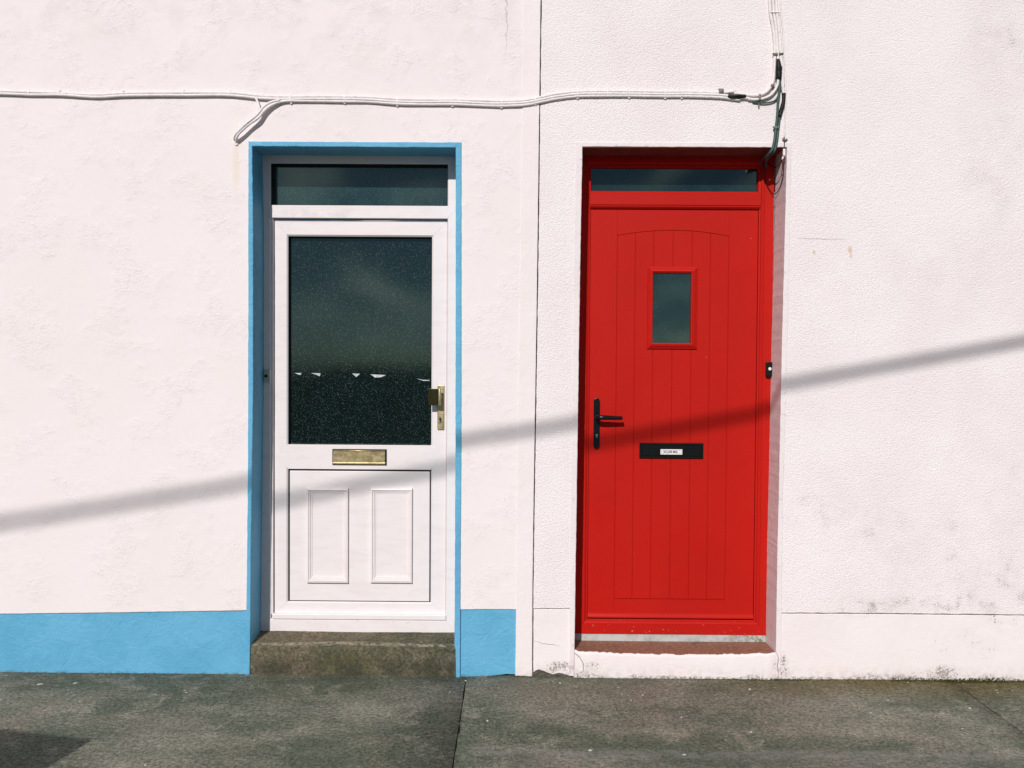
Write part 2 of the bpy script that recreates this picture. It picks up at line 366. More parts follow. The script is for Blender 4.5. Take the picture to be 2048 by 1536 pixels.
def mat_simple(name, col, rough=.5, spec=.5, metal=0, var=.25, sc=20, bump=.002, st=.4):
    s = NT(name, rough, spec, metal); n = s.noise(sc, 4, .65)
    c = s.mix(s.mr(n, .35, .68), col, tuple(v * (1 - var) for v in col)); return s.done(c, None, s.bump(n, bump, st))
def mat_cable():
    s = NT('painted_cable', .6, .3); n = s.noise(45, 4, .7); c = s.mix(s.mr(n, .4, .7), (.82, .77, .765), (.74, .68, .67))
    c = s.mix(s.ma('MULTIPLY', s.mr(s.noise(60, 4, .7), .64, .70), .7), c, (.25, .26, .22)); return s.done(c, None, s.bump(s.noise(70, 4, .6), .004, .6))
M = dict(dirt=mat_simple('joint_dirt', (.014, .014, .010), .95, .05, 0, .5, 60, .004), darkreflbrass=mat_simple('dark_reflection_brass', (.17, .15, .06), .22, .5, 1, .3, 60, .0005), smooth=mat_smooth_render(), rough=mat_rough_render(), flat=mat_plain_white(), margin=mat_margin(), blue=mat_blue(), upvc=mat_upvc(), red=mat_red(),  # pad brass: the dark ground it mirrors is put into its colour
         pave=mat_pavement(), step=mat_step(), brown=mat_brown(), grey=mat_grey(), glass=mat_glass('stippled_glass'), glass2=mat_glass('wavy_glass', (.005, .015, .016), .05, 60, 8.0),
         glass4=mat_glass('fanlight_stippled_glass', (.012, .030, .033), .55, 300), glass3=mat_glass('fanlight_glass', (.006, .017, .019), .25, 300), brass=mat_brass(), cable=mat_cable(),
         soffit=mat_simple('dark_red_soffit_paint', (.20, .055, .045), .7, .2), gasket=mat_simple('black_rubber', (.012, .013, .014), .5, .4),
         black=mat_simple('black_metal', (.006, .008, .0085), .25, .3), plastic=mat_simple('black_plastic', (.006, .008, .0085), .35, .25),
         green=mat_simple('grey_green_cable', (.055, .105, .095), .5, .4, 0, .4, 60), tape=mat_simple('black_tape', (.007, .009, .008), .45, .25, 0, .3, 80, .004, .8),
         clip=mat_simple('weathered_clip', (.22, .22, .19), .6, .4, 0, .6, 90, .004), steel=mat_simple('lock_steel', (.42, .47, .48), .35, .5, 1, .3, 90),
         stand_in=mat_simple('stand_in_white', (.62, .64, .66), .8, .2, 0, .3, 80), ink=mat_simple('black_ink', (.02, .02, .02), .6), label=mat_simple('sticker_white', (.82, .79, .79), .5, .3, 0, .04),
         button=mat_simple('cream_button', (.80, .78, .68), .4, .4, 0, .1), greyplastic=mat_simple('pale_grey_plastic', (.42, .47, .43), .5, .4, 0, .2),
         core=mat_simple('broken_concrete', (.13, .125, .10), .9, .2, 0, .6, 60, .01, .9), asphalt=mat_simple('asphalt', (.05, .05, .05), .9, .2, 0, .3, 60, .004),
         kerb=mat_simple('kerb_stone', (.25, .24, .22), .85, .2), soil=mat_simple('grass', (.035, .045, .03), .95, .0, 0, .4, 3), wood=mat_simple('pole_wood', (.12, .085, .055), .9, .2, 0, .4, 12),
         bin=mat_simple('caster_plastic', (.012, .014, .014), .5, .4), rubber=mat_simple('tyre_rubber', (.02, .02, .02), .7), moss=mat_simple('moss', (.075, .075, .018), .95, .1, 0, .6, 60, .006, .9),
         chip=mat_simple('pale_chip', (.55, .52, .47), .8, .2, 0, .4, 50), fitting=mat_simple('lens_white', (.75, .75, .72), .4))

# ------------------------------------------------------------------ ground, pavement, road
o = link('ground', bx(new(), -1500, 1500, -1500, 300, -2.0, -.30), M['soil'], kind='structure')
o = link('road', bx(new(), -90, 90, -11.5, -5.35, -.6, -.12), M['asphalt'], kind='structure')
pv = empty('pavement', (0, -2.6, 0), kind='structure')
link('pavement_base', bx(new(), -30, 30, -5.18, .30, -.5, -.0075), M['dirt'], pv)
XJ0, XJ1 = G(932, 1358), G(905, 1536)
XK0, XK1 = G(1925, 1374), G(2048, 1465)
def lineat(a, b, y): t = (y - a.y) / (b.y - a.y); return a.x + (b.x - a.x) * t
def slab(x0f, x1f, seed, name='concrete_bay', ya=-5.18, yb=.07, gl_=0.0, gr_=0.0):
    """one poured bay of the pavement, edges a little ragged, surface real and slightly uneven"""
    bm = new(); ny = 90; nx = 10 if x0f(0) < -3 or x1f(0) > 3 else 24; g = []
    for j in range(ny + 1):
        y = yb + (ya - yb) * (j / ny) ** 1.8; row = []
        a = x0f(y) + gl_ + .0025 + .0045 * noise.noise(Vector((1.3, y * 22, seed))) + .016 * max(0, noise.noise(Vector((4.3, y * 7, seed))) - .25) ; b = x1f(y) - gr_ - .003 + .0035 * noise.noise(Vector((7.7, y * 18, seed)))
        for i in range(nx + 1):
            x = a + (b - a) * i / nx
            z = .003 * noise.noise(Vector((x * 2, y * 2, seed))) - .001
            if i in (0, nx): z -= .003
            row.append(bm.verts.new((x, y, z)))
        g.append(row)
    for j in range(ny):
        for i in range(nx): bm.faces.new((g[j][i], g[j][i + 1], g[j + 1][i + 1], g[j + 1][i]))
    edge = [g[0][i] for i in range(nx + 1)] + [g[j][nx] for j in range(1, ny + 1)] + [g[ny][i] for i in range(nx - 1, -1, -1)] + [g[j][0] for j in range(ny - 1, 0, -1)]
    low = [bm.verts.new((v.co.x, v.co.y, -.044)) for v in edge]; n = len(edge)
    for i in range(n): bm.faces.new((edge[i], low[i], low[(i + 1) % n], edge[(i + 1) % n]))
    bm.faces.new(low[::-1])
    return link(name, bm, M['pave'], pv, smooth=True)
fL = lambda y: lineat(XJ0, XJ1, y)
fR = lambda y: lineat(XK0, XK1, y)
slab(lambda y: -4.2, fL, 1.0); slab(fL, fR, 2.0, gr_=.001); slab(fR, lambda y: 6.5, 3.0, gl_=.000)
slab(lambda y: -10, lambda y: -4.2, 4.0); slab(lambda y: 6.5, lambda y: 11, 5.0)
kb = bx(new(), -30, 30, -5.35, -5.18, -.4, -.002); link('kerb', kb, M['kerb'], pv, bev=.015)

# ------------------------------------------------------------------ left house
TOP = 5.6
hl = empty('rendered_house_wall', (-3.2, .15, 0), 'smooth white rendered house front with blue painted plinth and blue door surround', 'house wall')
yS, yB = 0.0, .30
# smooth coat: an upside-down U round the white door
L_out = [(497, 283), (498, 600), (496.5, 960), (494, 1120), (492.5, 1222)]
ptsL = [(-7.5, W(0, 1228)[1]), W(0, 1228), W(250, 1225), W(498, 1221), W(501, 1100), W(503, 700), W(502, 289), W(917, 290), W(917, 700), W(916, 1100), W(916, 1219), W(1037, 1219), W(1040, 1000), W(1044, 700), W(1049, 200), W(1050, 0)]
ptsL += [(W(1050, 0)[0], TOP), (-7.5, TOP)]
prism('render_coat', ptsL, yS, yB, M['smooth'], hl, jit=.0013, step=.018, bev=.0025, seed=1)
# blue surround: front band and the reveals behind it in one piece
inner = [(505, 293), (507, 450), (507, 780), (505, 930), (502.5, 1100), (501, 1280), (500, 1356)]
outer = [(492, 1351), (493, 1222), (496, 960), (497, 600), (497, 283)]
ptsB = [W(*q) for q in outer[:-1]] + [W(497, 283), W(923, 285)] + [W(*q) for q in ((923, 600), (923, 900), (921.5, 1100), (921, 1220), (920.5, 1357))]
ptsB += [W(*q) for q in ((912, 1357), (911, 1298), (909, 1292), (910, 1100), (911, 900), (911.5, 600), (911.5, 296))] + [W(*q) for q in inner]
prism('door_surround', ptsB, -.0055, .172, M['blue'], hl, jit=.0012, step=.016, bev=.004, seed=2, seg=3)
prism('plinth', [(-7.5, .009), W(0, 1351), W(250, 1353.5), W(480, 1354.5), W(488, 1358), W(499, 1358), W(499, 1219), W(250, 1223), (-7.5, W(0, 1226)[1])], .0075, yB, M['blue'], hl, jit=.0012, step=.015, bev=.002, seed=3)
prism('plinth', [W(915, 1356), W(960, 1355), W(1000, 1351), W(1012, 1349), W(1034, 1350), W(1036, 1217), W(915, 1217)], .0065, yB, M['blue'], hl, jit=.0012, step=.012, bev=.002, seed=4)
pil = [W(*q) for q in ((1030.5, 1352), (1065, 1353), (1064.5, 1340), (1065, 1200), (1067.5, 1000), (1072, 720), (1075.5, 480), (1079, 200), (1081.5, 0))]
pil += [(W(1081.5, 0)[0] + .01, TOP), (W(1046, 0)[0] + .01, TOP)] + [W(*q) for q in ((1046, 0), (1045, 200), (1040.5, 560), (1034, 1000), (1032, 1220))]
prism('corner_strip', pil, -.0035, yB, M['flat'], hl, jit=.0009, step=.02, bev=.0035, seed=5)

# ------------------------------------------------------------------ right house
hr = empty('stippled_house_wall', (3.4, .15, 0), 'stippled white house front with black algae flecks around the red door', 'house wall')
jl = [(1066.5, 1217), (1069.5, 1000), (1074, 720), (1077.5, 480), (1081, 200), (1083.5, 0)]
ptsR = [W(1146, 1217), W(1152, 1000), W(1156, 700), W(1160, 289), W(1577, 289), W(1570, 700), W(1561, 1000), W(1558, 1226), W(1700, 1226), W(2048, 1229.5), (8.5, W(2048, 1229.5)[1]), (8.5, TOP), (W(1083.5, 0)[0] + .01, TOP)]
ptsR += [W(*q) for q in jl[::-1]]
prism('render_coat', ptsR, -.0005, yB, M['rough'], hr, jit=.0016, step=.016, bev=.0025, seed=6)
mo = [(1139, 1352), (1139.5, 1200), (1141.5, 1000), (1146, 720), (1150, 400), (1152, 284)]
mi_l = [(1165, 293.5), (1161, 500), (1158, 690), (1153.5, 1000), (1150.4, 1200), (1148.8, 1305), (1148.5, 1352)]
mi_r = [(1551, 1358), (1551.5, 1300), (1554.5, 1100), (1557, 1000), (1563.5, 690), (1568.5, 500), (1573.5, 295)]
mo_r = [(1583, 285), (1579, 500), (1574, 720), (1566, 1000), (1563, 1225), (1561, 1358)]
ptsM = [W(*q) for q in mo] + [W(*q) for q in mo_r] + [W(*q) for q in mi_r] + [W(*q) for q in mi_l]
prism('door_margin', ptsM, -.0035, .168, M['margin'], hr, jit=.0012, step=.014, bev=.003, seed=7)
# dark red paint on the underside of the lintel
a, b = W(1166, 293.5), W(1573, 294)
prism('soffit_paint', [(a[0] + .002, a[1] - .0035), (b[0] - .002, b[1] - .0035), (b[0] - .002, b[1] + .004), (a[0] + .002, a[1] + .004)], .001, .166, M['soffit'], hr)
lowL = [W(1066.5, 1346), W(1072, 1342), W(1078, 1340), W(1088, 1343), W(1098, 1347), W(1106, 1350), W(1118, 1347), W(1128, 1349), W(1141, 1353)]
prism('plinth', lowL + [W(1142, 1219), W(1067, 1218.5)], .0045, yB, M['flat'], hr, jit=.0015, step=.012, bev=.003, seed=8)
prism('plinth', [W(1560, 1361), W(1700, 1364), W(1850, 1366), W(2048, 1370.5), (8.5, .006), (8.5, W(2048, 1231)[1]), W(2048, 1232), W(1700, 1228.5), W(1561, 1228)], .0055, yB, M['flat'], hr, jit=.0014, step=.014, bev=.003, seed=9)
def core_strip(x0, x1, hr_, yf, parent):      # rough concrete showing below the paint
    bm = new(); rows = []; n = int((x1 - x0) / .012)
    for i in range(n + 1):
        x = x0 + (x1 - x0) * i / n; row = []
        for z in (-.03, 0, .008, .016, .026, .05):
            if z > hr_: continue
            k = noise.noise(Vector((x * 55, z * 90, 1))); row.append(bm.verts.new((x, yf + .006 * k, z)))
        row.append(bm.verts.new((x, .2, row[-1].co.z))); rows.append(row)
    for i in range(n):
        for j in range(len(rows[0]) - 1): bm.faces.new((rows[i][j], rows[i + 1][j], rows[i + 1][j + 1], rows[i][j + 1]))
    link('exposed_core', bm, M['core'], parent)
core_strip(W(1066, 1340)[0], W(1146, 1340)[0], .06, .010, hr)
core_strip(W(1556, 1340)[0], 4.5, .02, .022, hr)
core_strip(-4.5, W(1064, 1340)[0], .02, .024, hl)
link('joint_filler', bx(new(), W(1060, 700)[0] - .02, W(1086, 700)[0] + .03, .03, .25, 0, TOP), M['core'], hr)

# ------------------------------------------------------------------ white door
FY, LY = .165, .185
wd = empty('white_door', (W(719, 1268, FY)[0], FY, .163), 'white panelled door with a tall dark stippled glass pane and brass fittings in the blue surround', 'door')
fr = rc((526.9, 308), (914, 310), (912, 1268), (525.3, 1268), FY)
fi = rc((541.4, 326.5), (894.8, 328.4), (892.5, 1239), (541.5, 1239), FY)
pf = [(0, FY), (.93, FY), (1, FY + .004)]
fo = (fr[0] - .012, fr[1] + .012, fr[2], fr[3] + .01)
for sd, nm in (('l', 'frame_stile'), ('r', 'frame_stile'), ('t', 'frame_head'), ('b', 'frame_sill')):
    member(nm, fo, fi, sd, pf, FY + .07, M['upvc'], wd)
# rebate strip inside the left stile, in front of the leaf edge
leaf = rc((550.3, 441), (894.4, 443), (891.9, 1229), (547.5, 1228), LY)
tz0, tz1 = (W(541, 435, FY)[1] + W(894, 437.4, FY)[1]) / 2, (W(541, 410, FY)[1] + W(894, 412, FY)[1]) / 2
tr_ = [(fi[0] - .0, tz0), (fi[1], tz0), (fi[1] + .028, (tz0 + tz1) / 2), (fi[1], tz1), (fi[0], tz1), (fi[0] - .028, (tz0 + tz1) / 2)]
prism('transom', tr_, FY - .0008, FY + .07, M['upvc'], wd, bev=.0015)
bx_ = (fi[0], fi[0] + .010, leaf[2], tz0)
box('rebate_strip', bx_, FY + .006, FY + .02, M['upvc'], wd, bev=.002)
# fanlight
gY = FY + .048
box('fanlight_pane', (fi[0], fi[1], tz1, fi[3]), gY, gY + .02, M['glass4'], wd)
link('fanlight_gasket', ring_bm((fi[0], fi[1], tz1, fi[3]), (fi[0] + .008, fi[1] - .003, tz1 + .003, fi[3] - .006), [(0, FY + .006), (.5, FY + .02), (1, gY - .001)], gY + .004), M['gasket'], wd)
# leaf
gl = rc((575.6, 472), (864.3, 473.7), (862, 889.7), (576, 890), LY)
pn = rc((575.3, 938.75), (861.9, 938.75), (860.6, 1203.7), (574.4, 1204.4), LY)
LI = (gl[0], gl[1], pn[2], gl[3])
pl = [(0, LY + .003), (.05, LY), (.90, LY), (1, LY + .007)]
for sd, nm in (('l', 'leaf_stile'), ('r', 'leaf_stile'), ('t', 'leaf_rail'), ('b', 'leaf_rail')):
    member(nm, leaf, LI, sd, pl, LY + .05, M['upvc'], wd)
zm0, zm1 = pn[3], gl[2]; zc = (zm0 + zm1) / 2
prism('lock_rail', [(LI[0], zm0), (LI[1], zm0), (LI[1] + .042, zc), (LI[1], zm1), (LI[0], zm1), (LI[0] - .042, zc)], LY - .0007, LY + .045, M['upvc'], wd, bev=.0012)
pane = box('door_pane', (gl[0] - .002, gl[1] + .002, gl[2] - .002, gl[3] + .002), LY + .036, LY + .046, M['glass'], wd)
link('pane_gasket', ring_bm(gl, (gl[0] + .007, gl[1] - .003, gl[2] + .004, gl[3] - .006), [(0, LY + .008), (.45, LY + .018), (1, LY + .034)], LY + .040), M['gasket'], wd)
# lower panel with two raised mouldings
link('panel_gasket', ring_bm(pn, (pn[0] + .012, pn[1] - .010, pn[2] + .010, pn[3] - .012), [(0, LY + .010), (1, LY + .011)], LY + .03), M['gasket'], wd)
pi_ = (pn[0] + .011, pn[1] - .006, pn[2] + .005, pn[3] - .0095)
panel = box('lower_panel', pi_, LY + .003, LY + .03, M['upvc'], wd, bev=.002)
for l, r in ((613.8, 697), (741, 824.7)):
    o_ = rq(l, 976, r, 1165, LY)
    i_ = rq(l + 14.5, 988.5, r - 11.5, 1150, LY)
    ring = ring_bm(o_, i_, [(0, LY + .0025), (.03, LY - .011), (.30, LY - .0135), (.34, LY - .006), (.50, LY - .008), (.54, LY - .001), (.70, LY - .003), (.74, LY + .002), (1, LY + .0025)], LY + .006)
    link('panel_moulding', ring, M['upvc'], panel)
db = rq(544.5, 1228.5, 891.8, 1238.5, FY); 
db = (db[0], db[1], db[2], db[3])
box('drip_bar', db, FY - .006, FY + .05, M['upvc'], wd, bev=.0022)
# brass letterbox
lb = rq(665, 898, 773.5, 930, LY)
lbo = box('letterbox', lb, LY - .006, LY - .0008, M['gasket'], wd, bev=.0015)
fl_ = (lb[0] + .0045, lb[1] - .0075, lb[2] + .016, lb[3] - .006)
box('flap', fl_, LY - .011, LY - .0062, M['brass'], lbo, bev=.0015)
bmh = new(); tube(bmh, [(fl_[0], LY - .011, fl_[3] - .002), (fl_[1], LY - .011, fl_[3] - .002)], .0028, 10, 1, sm=False); link('flap_hinge', bmh, M['brass'], lbo, smooth=True)
bmh = new(); zz = lb[2] + .008
bm_prof = [(-.006, .0095), (-.0115, .0075), (-.0125, .002), (-.009, -.0045), (-.006, -.005)]
vs = [[bmh.verts.new((x, LY + dy, zz + dz)) for dy, dz in bm_prof] for x in (lb[0] + .0035, lb[1] - .0065)]
for i in range(5): bmh.faces.new((vs[0][i], vs[1][i], vs[1][(i + 1) % 5], vs[0][(i + 1) % 5]))
bmh.faces.new(vs[0]); bmh.faces.new(vs[1][::-1]); link('flap_lip', bmh, M['brass'], lbo)
# brass pad handle on a long plate
hp = rq(875, 770, 888.6, 859, LY)
ph = box('handle', hp, LY - .009, LY - .0008, M['brass'], wd, bev=.0035, seg=3)
pd = rq(856.5, 777.5, 877.5, 811, LY - .05)
box('pad', pd, LY - .052, LY - .046, M['darkreflbrass'], ph, bev=.0008)
bmh = new(); xg = pd[1] + .004
tube(bmh, [(xg, LY - .047, pd[2]), (xg, LY - .047, pd[3])], .0075, 16, 1, sm=False); link('grip', bmh, M['brass'], ph, smooth=True, bev=.0008)
bmh = new(); disc(bmh, xg, (pd[2] + pd[3]) / 2, .009, LY - .045, LY - .008); link('spindle', bmh, M['brass'], ph)
kx, kz = W(881, 838, LY)
bmh = new(); disc(bmh, kx, kz, .0085, LY - .0105, LY - .0085, 24, .85, 1.0); bx(bmh, kx - .0045, kx + .0045, LY - .0104, LY - .0086, kz - .018, kz); link('escutcheon', bmh, M['steel'], ph)
bmh = new(); disc(bmh, kx, kz + .001, .0058, LY - .0115, LY - .0095, 20); bx(bmh, kx - .0028, kx + .0028, LY - .0114, LY - .0096, kz - .0155, kz - .002); link('keyhole', bmh, M['gasket'], ph)
# white shapes added on the pane, standing in for triangles in the glass
PY = LY + .0345
for tri, lab in (([(589, 746), (603, 746), (601, 750), (597, 749)], 'tiny white stand-in shape nearest the hinge side of the dark pane'),
                 ([(622, 746), (641, 746.5), (639.5, 752.5), (631, 749)], 'white stand-in shape with a point at its lower right on the dark pane'),
                 ([(704.5, 747), (720, 747.5), (712.5, 754)], 'small white stand-in triangle pointing down near the middle of the dark pane'),
                 ([(740.6, 748.5), (772, 750), (762, 754.5), (750, 755)], 'widest white stand-in shape on the dark pane beside the small triangle'),
                 ([(833, 757), (845, 759.5), (859, 760), (859, 761.8), (846, 761.5)], 'thin white stand-in sliver on the dark pane above the brass handle')):
    o = prism('pane_stand_in', [W(*q, PY) for q in tri][::-1], PY, PY + .0012, M['stand_in']); tag(o, lab, 'paper scrap', 'white stand-in shapes on the glass')
# bell push on the frame
r = rq(527.5, 739.5, 540.5, 764.5, FY - .01)
bl = empty('doorbell', ((r[0] + r[1]) / 2, FY, r[2]), 'small pale bell push with dark button on the white door frame', 'doorbell')
box('bell_case', (r[0], r[1] - .003, r[2], r[3]), FY - .016, FY - .0005, M['greyplastic'], bl, bev=.0025)
box('bell_backplate', (r[1] - .0035, r[1] + .001, r[2], r[3]), FY - .010, FY - .0004, M['button'], bl, bev=.001)
bmh = new(); disc(bmh, (r[0] + r[1]) / 2 - .003, (r[2] + r[3]) / 2, .0072, FY - .0195, FY - .015); link('push_button', bmh, M['plastic'], bl)

# concrete step below it
st = empty('concrete_step', (W(706, 1357)[0], .05, 0), 'worn mossy concrete step below the white door', 'step')
a, b = W(499.5, 1358)[0], W(913, 1358)[0]
bm = new(); nx, rows = 60, []
prof = [(.004, -.03), (.003, .02), (.002, .07), (.003, .12), (.005, .133), (.010, .1395), (.020, .142), (.05, .146), (.10, .153), (.15, .161), (.24, .165)]
for i in range(nx + 1):
    x = a + (b - a) * i / nx; row = []
    for y, z in prof:
        w1 = noise.noise(Vector((x * 9, y * 30, z * 30))); w2 = noise.noise(Vector((x * 40, y * 80, z * 60 + 3)))
        worn = -.004 * math.exp(-((x - (a + b) / 2) / .3) ** 2) if z > .125 else 0
        row.append(bm.verts.new((x, y + .0022 * w1 + .001 * w2, z + (.0018 * w1 + .0008 * w2 if z > .1 else 0) + worn)))
    rows.append(row)
for i in range(nx):
    for j in range(len(prof) - 1): bm.faces.new((rows[i][j], rows[i + 1][j], rows[i + 1][j + 1], rows[i][j + 1]))
link('step_block', bm, M['step'], st, smooth=True)

# ------------------------------------------------------------------ red door
rd = empty('red_door', (W(1350, 1268, FY)[0], FY, .163), 'red boarded door with a small glazed window, black lever handle and black letterbox', 'door')
ro = rc((1150, 300), (1551, 300), (1534, 1270.5), (1145, 1266.8), FY)
RX0, RX1, RZ0, RZ1 = ro[0], W(1543.6, 710, FY)[0], (W(1160, 1266.8, FY)[1] + W(1534, 1270.8, FY)[1]) / 2, ro[3] + .02
lf = rc((1179.7, 424), (1515.8, 425.3), (1508.3, 1239.5), (1175, 1237.5), LY)     # leaf face
lfO = (lf[0] - .000, lf[1] + .000, lf[2], lf[3] + .013)
RO = (RX0, RX1, RZ0, RZ1)
tzb = W(1345, 413.5, FY)[1]; tzt = W(1345, 383, FY)[1]
fan = rc((1181.2, 337.3), (1515.2, 338.5), (1515.8, 381.3), (1181, 380.7), FY + .03)
IN = (lfO[0] - .022, lfO[1] + .022, lfO[2] - .014, 0)
# outer frame: two stiles, head, bottom rail, each with its moulded inner edge
sw = .024     # moulding width
zt_all = fan[3] + .010
inn = (lfO[0], lfO[1], lfO[2], zt_all)
def rfprof(tm): return [(0, FY), (tm, FY), (tm + (1 - tm) * .06, FY + .003), (tm + (1 - tm) * .28, FY + .0025), (tm + (1 - tm) * .62, FY + .008), (tm + (1 - tm) * .68, FY + .0135), (1, FY + .015)]
wl, wr, wb, wt = inn[0] - RO[0], RO[1] - inn[1], inn[2] - RO[2], RO[3] - inn[3]
for sd, nm, wdt in (('l', 'frame_stile', wl), ('r', 'frame_stile', wr), ('t', 'frame_head', wt), ('b', 'frame_sill', wb)):
    member(nm, RO, inn, sd, rfprof(max(.2, 1 - sw / wdt)), FY + .07, M['red'], rd)
bm = new()      # transom: moulded on both long edges
tp = [(tzt + .004, FY + .03), (tzt + .002, FY + .012), (tzt - .001, FY + .008), (tzt - .010, FY + .003), (tzt - .012, FY + .0005), (tzb + .010, FY - .0003), (tzb + .006, FY + .003), (tzb + .001, FY + .0035), (tzb - .006, FY + .010), (tzb - .009, FY + .014), (tzb - .010, FY + .03)]
tv = [[bm.verts.new((x, y, z)) for z, y in tp] for x in (inn[0] - .003, inn[1] + .003)]
for i in range(len(tp)): bm.faces.new((tv[0][i], tv[1][i], tv[1][(i + 1) % len(tp)], tv[0][(i + 1) % len(tp)]))
bm.faces.new(tv[0]); bm.faces.new(tv[1][::-1]); link('transom', bm, M['red'], rd)
box('fanlight_pane', (inn[0], inn[1], tzt + .002, inn[3]), FY + .034, FY + .05, M['glass3'], rd)
link('fanlight_bead', ring_bm((inn[0] - .002, inn[1] + .002, tzt - .002, inn[3] + .002), (fan[0] + .003, fan[1] - .003, tzt + .005, fan[3] + .002), [(0, FY + .013), (.5, FY + .014), (1, FY + .022)], FY + .036), M['red'], rd)
# leaf: stiles and rails round six boards under an arched head
gx = [W(x, 800, LY)[0] for x in (1232, 1268, 1304.5, 1343, 1381, 1417.5, 1454)]
# measured grooves lean with the camera: take them at one height on the leaf plane
zs0 = (W(1232, 1197.5, LY)[1] + W(1454, 1199, LY)[1]) / 2; za = W(1233, 471, LY)[1]; zap = W(1345, 460.5, LY)[1]
dx0 = W(1232, 800, LY)[0]; 
xc = (gx[0] + gx[6]) / 2; hw = (gx[6] - gx[0]) / 2
def arch(x): return zap - (zap - za) * ((x - xc) / hw) ** 2
g_ = .0011
LB = (lf[0] + .002, lf[1] - .002, lf[2] + .003, tzb + .012)
lfp = M['red']
lback = box('leaf_core', (LB[0], LB[1], LB[2], LB[3]), LY + .004, LY + .045, lfp, rd)
bt = rq(1177, 1225, 1509, 1236, LY)
prism('leaf_stile', [(LB[0], LB[2]), (gx[0] - g_, LB[2]), (gx[0] - g_, LB[3]), (LB[0], LB[3])], LY, LY + .005, lfp, rd, bev=.0012, seg=1)
prism('leaf_stile', [(gx[6] + g_, LB[2]), (LB[1], LB[2]), (LB[1], LB[3]), (gx[6] + g_, LB[3])], LY, LY + .005, lfp, rd, bev=.0012, seg=1)
prism('leaf_rail', [(gx[0] - g_ + .0, LB[2]), (gx[6] + g_, LB[2]), (gx[6] + g_, zs0 - g_), (gx[0] - g_, zs0 - g_)], LY + .00005, LY + .005, lfp, rd)
arc = [(gx[0] - g_ + (gx[6] - gx[0] + 2 * g_) * k / 24) for k in range(25)]
prism('leaf_rail', [(x, arch(x) + g_) for x in arc] + [(arc[-1], LB[3]), (arc[0], LB[3])], LY + .00005, LY + .005, lfp, rd)
for k in range(6):
    x0, x1 = gx[k] + g_, gx[k + 1] - g_
    top = [(x1 + (x0 - x1) * q / 6, arch(x1 + (x0 - x1) * q / 6) - g_) for q in range(7)]
    prism('board', [(x0, zs0 + g_), (x1, zs0 + g_)] + top, LY, LY + .0045, lfp, rd, bev=.0012, seg=1)
# weather bar of the leaf
wz1 = bt[3]; bmw = new()
wp = [(LY, wz1), (LY - .004, wz1 - .002), (LY - .005, wz1 - .008), (LY - .011, wz1 - .020), (LY - .011, wz1 - .026), (LY, wz1 - .028)]
tv = [[bmw.verts.new((x, y, z)) for y, z in wp] for x in (LB[0] + .001, LB[1] - .001)]
for i in range(len(wp)): bmw.faces.new((tv[0][i], tv[1][i], tv[1][(i + 1) % len(wp)], tv[0][(i + 1) % len(wp)]))
bmw.faces.new(tv[0]); bmw.faces.new(tv[1][::-1]); link('drip_bar', bmw, M['red'], rd)
# small window
wo = rc((1295.6, 533.5), (1396, 533.5), (1393.9, 698.5), (1293.6, 698), LY); wi = rc((1305.5, 546), (1382, 546.6), (1379.8, 686.5), (1304, 685.9), LY)
wfr = link('window_frame', ring_bm(wo, wi, [(0, LY - .001), (.05, LY - .007), (.20, LY - .009), (.55, LY - .016), (.78, LY - .018), (.82, LY - .014), (.95, LY - .013), (1, LY - .010)], LY + .001), M['red'], rd)
box('window_pane', (wi[0] - .001, wi[1] + .001, wi[2] - .001, wi[3] + .001), LY - .0012, LY + .0015, M['glass2'], wfr)
# black lever handle
hpz = rq(1187, 796, 1199, 897.5, LY); hx, hw_ = (hpz[0] + hpz[1]) / 2, (hpz[1] - hpz[0]) / 2
cap = [(hx + hw_ * math.cos(t), hpz[2] + hw_ + hw_ * math.sin(t)) for t in [math.pi + math.pi * k / 12 for k in range(13)]] + [(hx + hw_ * math.cos(t), hpz[3] - hw_ + hw_ * math.sin(t)) for t in [math.pi * k / 12 for k in range(13)]]
bh = prism('handle', cap, LY - .010, LY - .0004, M['black'], rd, bev=.002, smooth=False)
lv = P3(1193, 834, LY)
bmh = new(); tube(bmh, [(lv.x, LY - .008, lv.z), (lv.x, LY - .03, lv.z), (lv.x + .004, LY - .048, lv.z), (lv.x + .022, LY - .056, lv.z + .001), (lv.x + .06, LY - .055, lv.z), (lv.x + .10, LY - .054, lv.z - .001), (lv.x + .122, LY - .052, lv.z - .001)],
     lambda t: .0095 + .0025 * math.sin(min(1, t * 1.2) * math.pi), 14, 6)
link('lever', bmh, M['black'], bh, smooth=True)
kx, kz = W(1193, 870, LY)
bmh = new(); disc(bmh, kx, kz, .0062, LY - .0118, LY - .0098, 20); bx(bmh, kx - .003, kx + .003, LY - .0117, LY - .0099, kz - .014, kz - .002); link('lock_cylinder', bmh, M['steel'], bh)
bmh = new(); bx(bmh, kx - .0012, kx + .0012, LY - .0124, LY - .0115, kz - .011, kz + .003); link('keyhole', bmh, M['gasket'], bh)
# black letterbox
lb = rq(1278.5, 885.5, 1406.5, 917, LY)
lbx = box('letterbox', lb, LY - .007, LY - .0003, M['plastic'], rd, bev=.004, seg=3)
link('letterbox_rim', ring_bm((lb[0] + .003, lb[1] - .003, lb[2] + .003, lb[3] - .003), (lb[0] + .012, lb[1] - .012, lb[2] + .013, lb[3] - .013), [(0, LY - .0068), (.2, LY - .0105), (.7, LY - .0105), (1, LY - .0075)], LY - .006), M['plastic'], lbx)
box('flap', (lb[0] + .013, lb[1] - .013, lb[2] + .0135, lb[3] - .0135), LY - .0105, LY - .0069, M['black'], lbx, bev=.002)
